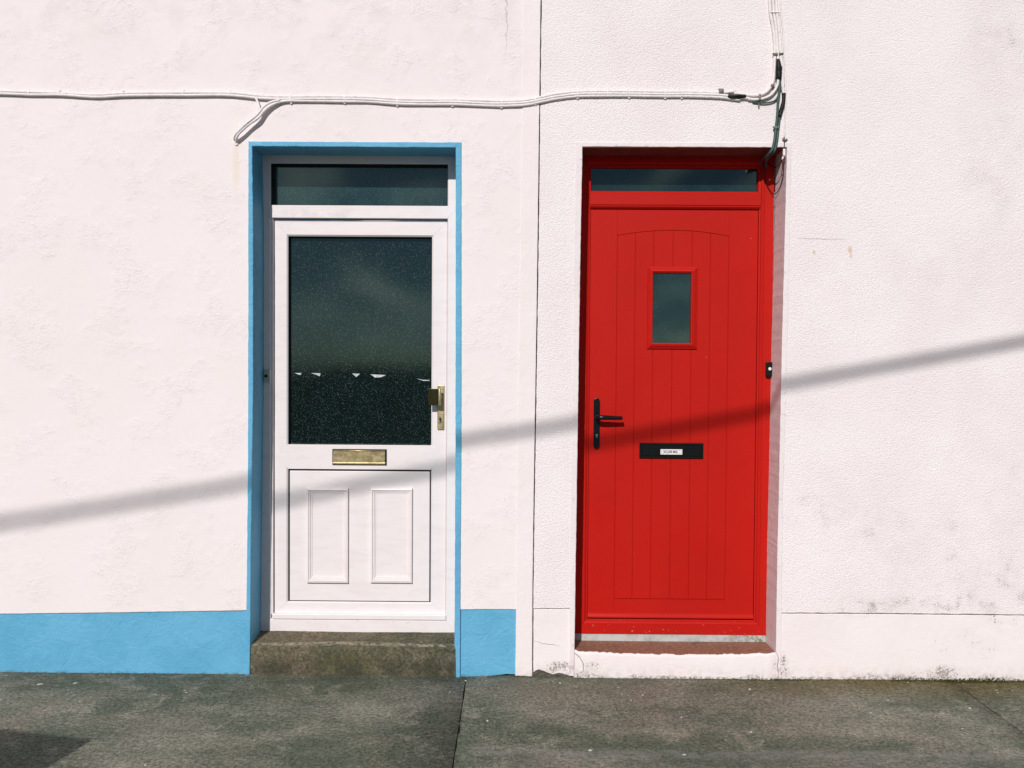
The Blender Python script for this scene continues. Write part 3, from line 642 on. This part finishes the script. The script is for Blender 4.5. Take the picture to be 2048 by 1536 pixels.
# printed sticker on its flap
sr_ = rq(1321, 898.6, 1364.5, 909, LY - .011)
sk = empty('sticker', ((sr_[0] + sr_[1]) / 2, LY - .011, sr_[2]), 'white sticker reading NO JUNK MAIL! on the black letterbox flap', 'sticker')
box('sticker_base', sr_, LY - .0115, LY - .0106, M['label'], sk)
tc = D.curves.new('lettering', 'FONT'); tc.body = 'NO JUNK MAIL!'; tc.size = .0205; tc.align_x = 'CENTER'; tc.align_y = 'CENTER'; tc.extrude = .0001; tc.offset = .0006
to = D.objects.new('lettering_source', tc); COL.objects.link(to); bpy.context.view_layer.update()
me = D.meshes.new_from_object(to.evaluated_get(bpy.context.evaluated_depsgraph_get())); D.objects.remove(to)
cxs, czs = (sr_[0] + sr_[1]) / 2, (sr_[2] + sr_[3]) / 2
wx = max(v.co.x for v in me.vertices) - min(v.co.x for v in me.vertices); sc = (sr_[1] - sr_[0]) * .66 / wx
for v in me.vertices: v.co = Vector((cxs - .003 + v.co.x * sc, LY - .0117 - v.co.z * .5, czs + v.co.y * 1.0))
me.materials.append(M['ink']); lt = D.objects.new('lettering', me); COL.objects.link(lt); lt.parent = sk; lt.location = -root_loc(sk)
bmh = new(); hh = (sr_[3] - sr_[2]) / 2
for s_ in (-1, 1):
    xb = cxs + s_ * ((sr_[1] - sr_[0]) / 2 - .006)
    for zk in (-.6, .0, .6): bx(bmh, xb - .001, xb + .001, LY - .0118, LY - .0114, czs + zk * hh - .0022, czs + zk * hh + .0022)
    for zk in (-.6, .6): bx(bmh, xb - s_ * .009 - .0016, xb - s_ * .009 + .0016, LY - .0118, LY - .0114, czs + zk * hh - .0012, czs + zk * hh + .0012)
link('corner_marks', bmh, M['ink'], sk, kind='stuff')
# bell push
r = rq(1532, 724, 1544.5, 753.5, FY - .012)
bl = empty('doorbell', ((r[0] + r[1]) / 2, FY, r[2]), 'black bell push with cream button on the red door frame', 'doorbell')
box('bell_case', r, FY - .020, FY - .0004, M['plastic'], bl, bev=.004, seg=3)
bmh = new(); disc(bmh, (r[0] + r[1]) / 2 + .001, (r[2] + r[3]) / 2 + .003, .0078, FY - .0225, FY - .019, 24); link('push_button', bmh, M['button'], bl)

# doorstep: grey sill strip, brown painted tread, white riser
ds = empty('painted_doorstep', (W(1350, 1358)[0], .05, 0), 'worn doorstep with brown painted tread and white riser below the red door', 'step')
x0s, x1s = W(1151, 1330)[0], W(1553, 1330)[0]
box('sill_strip', (RX0 + .01, RX1 + .02, .100, RZ0 - .0005), FY + .004, FY + .05, M['grey'], ds, bev=.001)
def ftop(x):      # height of the worn front edge
    t = (x - x0s) / (x1s - x0s); return (W(1160, 1301)[1] - .014 * math.sin(math.pi * min(1, t * 1.05)) ** .6 - .004 * t) + .0010 * noise.noise(Vector((x * 30, 0, 0)))
bm = new(); rows = []
for i in range(81):
    x = x0s + (x1s - x0s) * i / 80; row = []
    for q in range(9):
        t = q / 8; y = -.0015 + .002 * noise.noise(Vector((x * 45, 3, 0))) + t * .19
        if q == 0: y = .0035 + .0022 * noise.noise(Vector((x * 70, 3, 0)))
        z = ftop(x) * (1 - t) + .124 * t + .0012 * noise.noise(Vector((x * 20, y * 30, 0)))
        if q == 0: z = ftop(x) - .002
        row.append(bm.verts.new((x, y, z)))
    rows.append(row)
for i in range(80):
    for j in range(8): bm.faces.new((rows[i][j], rows[i + 1][j], rows[i + 1][j + 1], rows[i][j + 1]))
link('tread', bm, M['brown'], ds, smooth=True)
bm = new(); rows = []
for i in range(121):
    x = W(1147.5, 1330)[0] + (W(1556, 1330)[0] - W(1147.5, 1330)[0]) * i / 120
    e = min(1, min(i, 120 - i) / 5); row = []
    zt = ftop(min(max(x, x0s), x1s)) + .004 * noise.noise(Vector((x * 60, 9, 0))) + .003 * noise.noise(Vector((x * 17, 2, 0))) - .0006
    for y, z in ((.12, zt - .02), (.006, zt), (-.002 * e + .001, zt - .003), (-.006 * e + .004, zt - .012), (-.007 * e + .004, zt * .5), (-.008 * e + .004, .008), (-.006 * e + .003, -.02)):
        k = noise.noise(Vector((x * 14, y * 50, z * 30))); row.append(bm.verts.new((x, y + .0018 * k, z)))
    rows.append(row)
for i in range(120):
    for j in range(6): bm.faces.new((rows[i][j], rows[i + 1][j], rows[i + 1][j + 1], rows[i][j + 1]))
link('riser', bm, M['flat'], ds, smooth=True)
def crack(parent, pts, y, wdt=.0010):
    pp = [W(*q, y) for q in pts]; path = []
    for a, b in zip(pp, pp[1:]):
        for k in range(8): path.append((a[0] + (b[0] - a[0]) * k / 8, a[1] + (b[1] - a[1]) * k / 8))
    path = [Vector((x + .0030 * noise.noise(Vector((x * 130, z * 130, 2))), y, z + .0030 * noise.noise(Vector((x * 130, z * 130, 8))))) for x, z in path]
    bm = new(); tube(bm, path, lambda t: wdt * (.35 + .9 * math.sin(math.pi * min(.97, max(.05, t)))), 5, 1, sm=False); link('crack', bm, M['gasket'], parent)
crack(ds, [(1148, 1306), (1158, 1313), (1166, 1326), (1167, 1340), (1160, 1350)], -.0045)
crack(ds, [(1552, 1303), (1557, 1315), (1555, 1332), (1557, 1346), (1556, 1359)], -.0042)
crack(hr, [(1067, 1281), (1085, 1287), (1103, 1289), (1121, 1292)], .0040, .0006)
crack(hr, [(1594, 477), (1640, 478), (1700, 479)], -.0010, .0004)
# ------------------------------------------------------------------ cables along the facade
def cpath(pts): return [P3(px, py, -off) for px, py, off in pts]
def strip(pts, off, dpx): return cpath([(x, y + dpx, off) for x, y in pts])
run = [(1500, 199), (1480, 195), (1440, 190), (1380, 188), (1330, 188), (1258, 187), (1200, 187), (1155, 188), (1110, 193), (1083, 199), (1050, 205), (1003, 207), (960, 206), (910, 204), (850, 204), (795, 203), (740, 199), (690, 198), (630, 197), (575, 198)]
runL = [(640, 196), (575, 196), (520, 196), (480, 192), (440, 190), (368, 190), (320, 190), (247, 191), (190, 194), (120, 190), (60, 189), (0, 187), (-120, 186), (-400, 190), (-900, 186)]
cr_ = empty('painted_cable_run', P3(800, 203, 0), 'three white painted cables clipped side by side along both house fronts', 'cables')
rc_ = .0064
def fat(o_, pts, r, mat, parent, name='cable', seg=8, lump=.10, n=6):
    bm = new(); tube(bm, pts, r, seg, n, lump); return link(name, bm, mat, parent, smooth=True)
def wob(pts, dpx, off, s): return [P3(x, y + dpx + 1.1 * noise.noise(Vector((x * .02, s, 0))), -(off + .0016 * (1 + noise.noise(Vector((x * .013, s, 4)))))) for x, y in pts]
upper = [q for q in run if q[0] > 560] 
fat(0, wob([(1472, 187)] + run[2:] + runL[2:], -4.7, .0065, 1.0), rc_ * .95, M['cable'], cr_)
fat(0, wob([(1500, 197)] + run[1:] + runL[2:], .2, .0085, 2.0), rc_ * 1.05, M['cable'], cr_)
fat(0, wob(run[1:-1], 4.8, .0065, 3.0) + cpath([(572, 202, .010), (548, 208, .016), (530, 220, .022), (516, 236, .028), (500, 247, .030), (486, 259, .032), (477, 268, .030), (473, 277, .020), (473, 284, .004)]), rc_ * 1.05, M['cable'], cr_)
br = empty('cable_branch', P3(500, 245, 0), 'short painted cable branch hooking down into the wall beside the blue surround', 'cables')
fat(0, cpath([(560, 200, .016), (540, 205, .02), (525, 216, .026), (514, 230, .031), (496, 244, .036), (481, 258, .036), (472, 268, .030), (469, 276, .016), (470, 281, .002)]), .0062, M['cable'], br)
fat(0, cpath([(512, 197, .012), (516, 206, .016), (519, 218, .026), (520, 226, .022), (517, 234, .02)]), .0055, M['cable'], br, 'cable_tie')
bm = new(); disc(bm, *W(473, 284), .014, -.006, .004, 14, .8, 1.3); link('entry_plug', bm, M['cable'], br, bev=.002)
# clips: a saddle over the bundle and a nail head below (painted over)
def clip(name, px, py, h, mat, parent, wd_=.006, out=.016, nail=1, tilt=0.0):
    x, z = W(px, py); bm = new(); n = 8
    pr = [(-h, .002), (-h * .95, -.010), (-h * .6, -out), (0, -out * 1.08), (h * .6, -out), (h * .95, -.010), (h, .002)]
    inn_ = [(a * .86, min(b + .0025, .0025)) for a, b in pr]
    L = []
    for sx in (-1, 1):
        L.append(([bm.verts.new((x + sx * wd_ + tilt * a, b, z + a)) for a, b in pr], [bm.verts.new((x + sx * wd_ + tilt * a, b, z + a)) for a, b in inn_]))
    (o0, i0), (o1, i1) = L
    for k in range(6):
        bm.faces.new((o0[k], o1[k], o1[k + 1], o0[k + 1])); bm.faces.new((i0[k], i0[k + 1], i1[k + 1], i1[k]))
        bm.faces.new((o0[k], o0[k + 1], i0[k + 1], i0[k])); bm.faces.new((o1[k], i1[k], i1[k + 1], o1[k + 1]))
    if nail: disc(bm, x, z - h * 1.12 if nail > 0 else z + h * 1.12, .0058, -.009, .002, 10)
    return link(name, bm, mat, parent, smooth=False, bev=.001)
def ypath(px):
    s = sorted(run + runL)
    for i in range(len(s) - 1):
        if s[i][0] <= px <= s[i + 1][0]:
            t = (px - s[i][0]) / max(1e-6, s[i + 1][0] - s[i][0]); return s[i][1] + (s[i + 1][1] - s[i][1]) * t
for px, nl in ((60, 0), (120, -1), (247, -1), (368, -1), (460, -1), (583, 1), (690, 1), (795, 1), (905, 1), (1003, 1), (1071, 1), (1155, 1), (1215, -1), (1258, 1), (1330, 1), (1363, 1)):
    y = ypath(px); clip('cable_clip', px, y - (2 if px < 560 else 0), .0130 if px < 560 else .0180, M['cable'], cr_, .0036, .0150, nl)
# corner above the red door
vc = empty('cable_riser', P3(1556, 100, 0), 'bundle of white painted cables running up the wall above the red door', 'cables')
fat(0, cpath([(1537, -420, .007), (1538, -160, .007), (1539, 0, .007), (1546, 55, .007), (1549.5, 90, .008), (1549, 120, .009), (1547.5, 150, .009), (1543, 170, .012), (1531, 185, .014), (1514, 191, .014), (1490, 190, .010), (1468, 186, .008)]), .0078, M['cable'], vc)
fat(0, cpath([(1544, -420, .007), (1545, -160, .007), (1546, 0, .008), (1552, 55, .008), (1555.5, 105, .010), (1557.5, 140, .018), (1556.5, 158, .018), (1554, 172, .016), (1545, 187, .014), (1530, 196, .012), (1512, 199, .012), (1496, 198, .009)]), .0068, M['cable'], vc)
fat(0, cpath([(1551, -420, .007), (1552, -160, .007), (1552.5, 0, .007), (1558, 55, .007), (1562, 110, .008), (1564, 150, .010), (1566, 175, .012), (1568, 192, .012)]), .0082, M['cable'], vc)
fat(0, cpath([(1559, -420, .005), (1560, -160, .005), (1561, 0, .005), (1566, 60, .005), (1569.5, 120, .005), (1571.5, 190, .005), (1570, 240, .005), (1568.5, 276, .006)]), .0042, M['cable'], vc)
fat(0, cpath([(1565, 170, .007), (1556, 192, .009), (1548, 202, .010), (1528, 206, .010), (1505, 204, .008)]), .0038, M['green'], vc)
fat(0, cpath([(1552, 118, .008), (1550, 140, .008), (1546, 168, .009), (1543, 176, .006)]), .0034, M['clip'], vc)
sl = empty('cable_joint_sleeve', P3(1557, 138, 0), 'black taped cable joint hanging upright between the white painted cables', 'cable joint')
fat(0, cpath([(1556, 119, .014), (1557, 130, .018), (1558, 143, .019), (1557, 158, .017)]), lambda t: .008 + .0065 * min(1, 2.2 * t), M['tape'], sl, 'taped_sleeve', 10, .25)
s2 = tag(fat(0, cpath([(1568, 187, .013), (1567, 203, .015), (1563, 218, .015), (1558.5, 233, .014)]), .0092, M['tape'], None, 'cable_joint_sleeve', 10, .15), 'black sleeve joining the white cable to the grey green drop cable above the red door', 'cable joint')
s3 = tag(fat(0, cpath([(1456, 191, .014), (1466, 193, .016), (1478, 193, .016), (1491, 192, .013)]), lambda t: .0095 - .002 * abs(t - .5), M['tape'], None, 'cable_joint_sleeve', 10, .3), 'black taped joint lying along the level cables just before their bend', 'cable joint')
gd = empty('drop_cable', P3(1550, 250, 0), 'pair of grey green cables dropping into the top of the red doorway', 'cables')
fat(0, cpath([(1558.5, 156, .018), (1559, 175, .016), (1556, 205, .016), (1554.5, 232, .014), (1551.5, 258, .012), (1549, 280, .012), (1545.5, 296, .010), (1540, 305, .004)]) + [P3(1533, 314, .03), P3(1527, 318, .09), P3(1520, 321, .15)], .0066, M['green'], gd, lump=.03)
fat(0, cpath([(1559, 230, .010), (1558, 245, .008), (1556, 262, .008), (1554, 280, .008), (1551.5, 294, .007), (1547, 304, .001)]) + [P3(1537, 314, .04), P3(1532, 322, .10), P3(1532, 334, .15)], .0066, M['green'], gd, lump=.03)
clip('cable_clip', 1550.5, 257, .009, M['clip'], gd, .012, .02, 0, 0)
for px, py, h, wv_, out, ni, tl in ((1441, 184, .014, .011, .020, 0, 0), (1517, 197, .022, .0055, .024, 0, 0), (1549, 111, .0085, .011, .020, 0, 0), (1560, 110, .0065, .010, .021, 0, 0), (1543, 173, .010, .009, .021, 0, .3), (1548, 27, .004, .022, .017, 0, 0)):
    clip('cable_clip', px, py, h, M['clip'] if py > 50 else M['cable'], vc if px > 1540 else cr_, wv_, out, ni, tl)
bm = new(); tube(bm, [P3(1517.5, 206, -.012), P3(1518, 213, -.012)], .0035, 8, 1, sm=False); link('clip_pin', bm, M['clip'], cr_)
# thin black wire with a white connector, looping into the doorway
lw = empty('loose_wire', P3(1568, 300, 0), 'thin black wire with white connector and shadow-tracing end looping down in the corner of the red doorway', 'wire')
fat(0, cpath([(1568.5, 279, .008), (1569, 288, .010), (1568, 296, .012), (1568, 302, .010), (1566, 316, .008), (1564, 322, .004)]) + [P3(1567, 335, .01), P3(1566, 352, .03), P3(1560, 374, .075), P3(1552, 387, .13), P3(1545, 386, .152), P3(1536, 374, .158), P3(1531, 358, .155), P3(1529, 338, .150), P3(1527, 322, .15)], .0021, M['tape'], lw, 'wire', 6, 0)  # end on the door frame: dark tube in place of the wire's shadow
fat(0, cpath([(1568.5, 298, .012), (1568, 312, .010)]), .0062, M['label'], lw, 'connector', 8, .3)
fat(0, cpath([(1566.5, 313, .008), (1564.5, 319, .006)]), .0040, M['label'], lw, 'connector', 8, .3)
fat(0, cpath([(1564, 321, .004)]) + [P3(1560, 328, .02), P3(1554, 333, .06), P3(1549, 335, .10), P3(1540, 330, .14), P3(1534, 325, .155)], .0021, M['tape'], lw, 'wire', 6, 0)
bx_x, bx_z = W(1568, 279); bm = new()
disc(bm, bx_x - .003, bx_z, .0065, -.010, .002, 10)
v = [bm.verts.new(c) for c in ((bx_x - .004, -.012, bx_z - .007), (bx_x + .014, -.016, bx_z + .005), (bx_x + .004, -.016, bx_z - .006), (bx_x - .004, 0, bx_z - .007), (bx_x + .014, 0, bx_z + .005), (bx_x + .004, 0, bx_z - .006))]
bm.faces.new((v[0], v[1], v[2])); bm.faces.new((v[3], v[4], v[5])); bm.faces.new((v[0], v[1], v[4], v[3])); bm.faces.new((v[1], v[2], v[5], v[4])); bm.faces.new((v[2], v[0], v[3], v[5]))
link('wire_clip', bm, M['clip'], lw)

# ------------------------------------------------------------------ across the street: the wire whose shadow crosses the fronts
def wire_pt(x, z, t): return Vector((x, 0, z)) - SUN * t
wall_line = [W(*q) for q in ((0, 1047), (250, 1007), (500, 965), (925, 881), (1100, 855), (1570, 769), (2048, 683))]
tt = lambda x: 7.0 - .45 * x
pts = [wire_pt(x, z, tt(x)) for x, z in wall_line]
def ext(xw, z_): return wire_pt(xw, z_, tt(xw))
zl, zr = wall_line[0][1], wall_line[-1][1]
pts = [ext(-17.5, zl - 1.55), ext(-10, zl - 1.15), ext(-5, zl - .42)] + pts + [ext(5.5, zr + .60), ext(8, zr + 1.08), ext(10, zr + 1.47)]
bm = new(); tube(bm, pts, .0185, 10, 8); o = link('overhead_cable', bm, M['gasket'], None, smooth=True); tag(o, 'thick black cable strung high over the street, its soft shadow crossing both doors', 'cable')
for q, nm in ((pts[0], 'far'), (pts[-1], 'near')):
    bm = new(); tube(bm, [(q.x, q.y, -.3), (q.x, q.y, q.z + .7)], lambda t: .15 - .05 * t, 16, 6, sm=True)
    up = empty('utility_pole', (q.x, q.y, 0), 'weathered wooden cable pole ' + ('on the far side of the road' if nm == 'far' else 'at the kerb beyond the stippled house'), 'pole', 'poles holding the overhead cable')
    link('pole_shaft', bm, M['wood'], up, smooth=True); link('cross_arm', bx(new(), q.x - .06, q.x + .06, q.y - .6, q.y + .6, q.z - .12, q.z - .02), M['wood'], up, bev=.01)
# unseen bin-shaped object added to throw the corner of shadow on the pavement
c0, c1, c2 = G(186, 1479), G(0, 1457), G(152, 1536)
H = 1.09; k = H / .68; off = Vector((SUN.x * k, SUN.y * k, 0))
cor = c0 - off; ax = Vector((c1.x - c0.x, c1.y - c0.y, 0)).normalized(); ay = Vector((ax.y, -ax.x, 0)); ay = ay if ay.y < 0 else -ay
wb_ = empty('bin_shaped_caster', (cor.x + ax.x * .3, cor.y + ax.y * .3 , 0), 'unseen wheeled bin shape added on the pavement, its lid casting the dark corner of shadow', 'bin')
def obox(bm, lo, hi):       # tapered box: (u0,u1,v0,v1,z) low and high, u along the lid front, v away from the wall
    vs = []
    for (u0, u1, v0, v1, z) in (lo, hi):
        for u, v in ((u0, v0), (u1, v0), (u1, v1), (u0, v1)): p = cor + ax * u + ay * v; vs.append(bm.verts.new((p.x, p.y, z)))
    for f in ((0, 1, 5, 4), (1, 2, 6, 5), (2, 3, 7, 6), (3, 0, 4, 7), (4, 5, 6, 7), (3, 2, 1, 0)): bm.faces.new([vs[i] for i in f])
    return bm
link('caster_body', obox(new(), (.09, .51, .12, .60, .05), (.03, .57, .04, .68, .98)), M['bin'], wb_, bev=.02)
link('lid', obox(new(), (0, .60, 0, .72, 1.0), (0, .60, 0, .72, H)), M['bin'], wb_, bev=.003)
link('handle', obox(new(), (.08, .52, .73, .77, 1.0), (.08, .52, .73, .77, 1.03)), M['bin'], wb_, bev=.01)
for u in (.05, .52):
    bm = new(); c = cor + ax * u + ay * .60; n = 20; A, B = [], []
    for q in range(n):
        th = 2 * math.pi * q / n; d = ay * (.10 * math.cos(th)) + Vector((0, 0, .10 * math.sin(th) + .10))
        A.append(bm.verts.new(c + d)); B.append(bm.verts.new(c + ax * .05 + d))
    bm.faces.new(A); bm.faces.new(B[::-1])
    for q in range(n): bm.faces.new((A[q], B[q], B[(q + 1) % n], A[(q + 1) % n]))
    link('wheel', bm, M['rubber'], wb_, bev=.008)

# ------------------------------------------------------------------ small loose stuff on the ground
bm = new(); rnd = random.Random(3)
def pebble(bm, x, y, r, fl=.45):
    a0 = rnd.random() * 6.28; n = rnd.choice((5, 6, 7)); el = 1 + rnd.random() * 1.2
    ring = []
    for q in range(n):
        t = 2 * math.pi * q / n; rr = r * (.75 + .5 * rnd.random()); u, v = rr * math.cos(t) * el, rr * math.sin(t)
        ring.append(bm.verts.new((x + u * math.cos(a0) - v * math.sin(a0), y + u * math.sin(a0) + v * math.cos(a0), .0005)))
    tp_ = [bm.verts.new((v.co.x * .6 + x * .4, v.co.y * .6 + y * .4, r * fl + .001)) for v in ring]
    for q in range(n): bm.faces.new((ring[q], ring[(q + 1) % n], tp_[(q + 1) % n], tp_[q]))
    bm.faces.new(tp_)
for i in range(120):
    x = rnd.uniform(-2.9, 3.0); y = -.03 - abs(rnd.gauss(0, .22)) if rnd.random() < .75 else rnd.uniform(-1.2, -.03)
    if x > .3 and rnd.random() < .3: y *= .6
    pebble(bm, x, y, rnd.uniform(.0012, .0032) * (1.5 if rnd.random() < .15 else 1))
for px, py in ((1180, 1501), (1368, 1510), (1502, 1465), (292, 1530), (975, 1442), (1940, 1417), (1500, 1379), (80, 1369), (150, 1367)):
    g = G(px, py); pebble(bm, g.x, g.y, .006)
link('pale_chips', bm, M['chip'], None, kind='stuff')
bm = new()
def moss(x, y, z, r):
    n = 7; c = [bm.verts.new((x + r * math.cos(6.283 * q / n) * rnd.uniform(.7, 1.3), y + r * .6 * math.sin(6.283 * q / n), z)) for q in range(n)]
    t = bm.verts.new((x + rnd.uniform(-.3, .3) * r, y, z + r * rnd.uniform(.5, 1.0)))
    for q in range(n): bm.faces.new((c[q], c[(q + 1) % n], t))
for i in range(4200):
    px = rnd.uniform(1180, 2048) if rnd.random() < .7 else rnd.uniform(0, 1180)
    w_ = .12 + .75 * max(0, noise.noise(Vector((px * .021, 0, 5)))) + (1.0 if 1780 < px < 2048 else 0) + (.5 if 1380 < px < 1620 else 0) + (.9 if 1880 < px < 2010 else 0)
    if 500 < px < 915: continue
    if rnd.random() > w_: continue
    x = W(px, 1360)[0]
    if px > 1780: x += 0
    moss(x, -rnd.random() ** 2 * .02 - .001, rnd.uniform(-.003, .002) + (rnd.random() ** 3 * .014 if px > 1780 else 0), rnd.uniform(.0012, .0038) * (1.4 if 1880 < px < 2010 else 1))
link('moss_along_wall_foot', bm, M['moss'], None, kind='stuff')
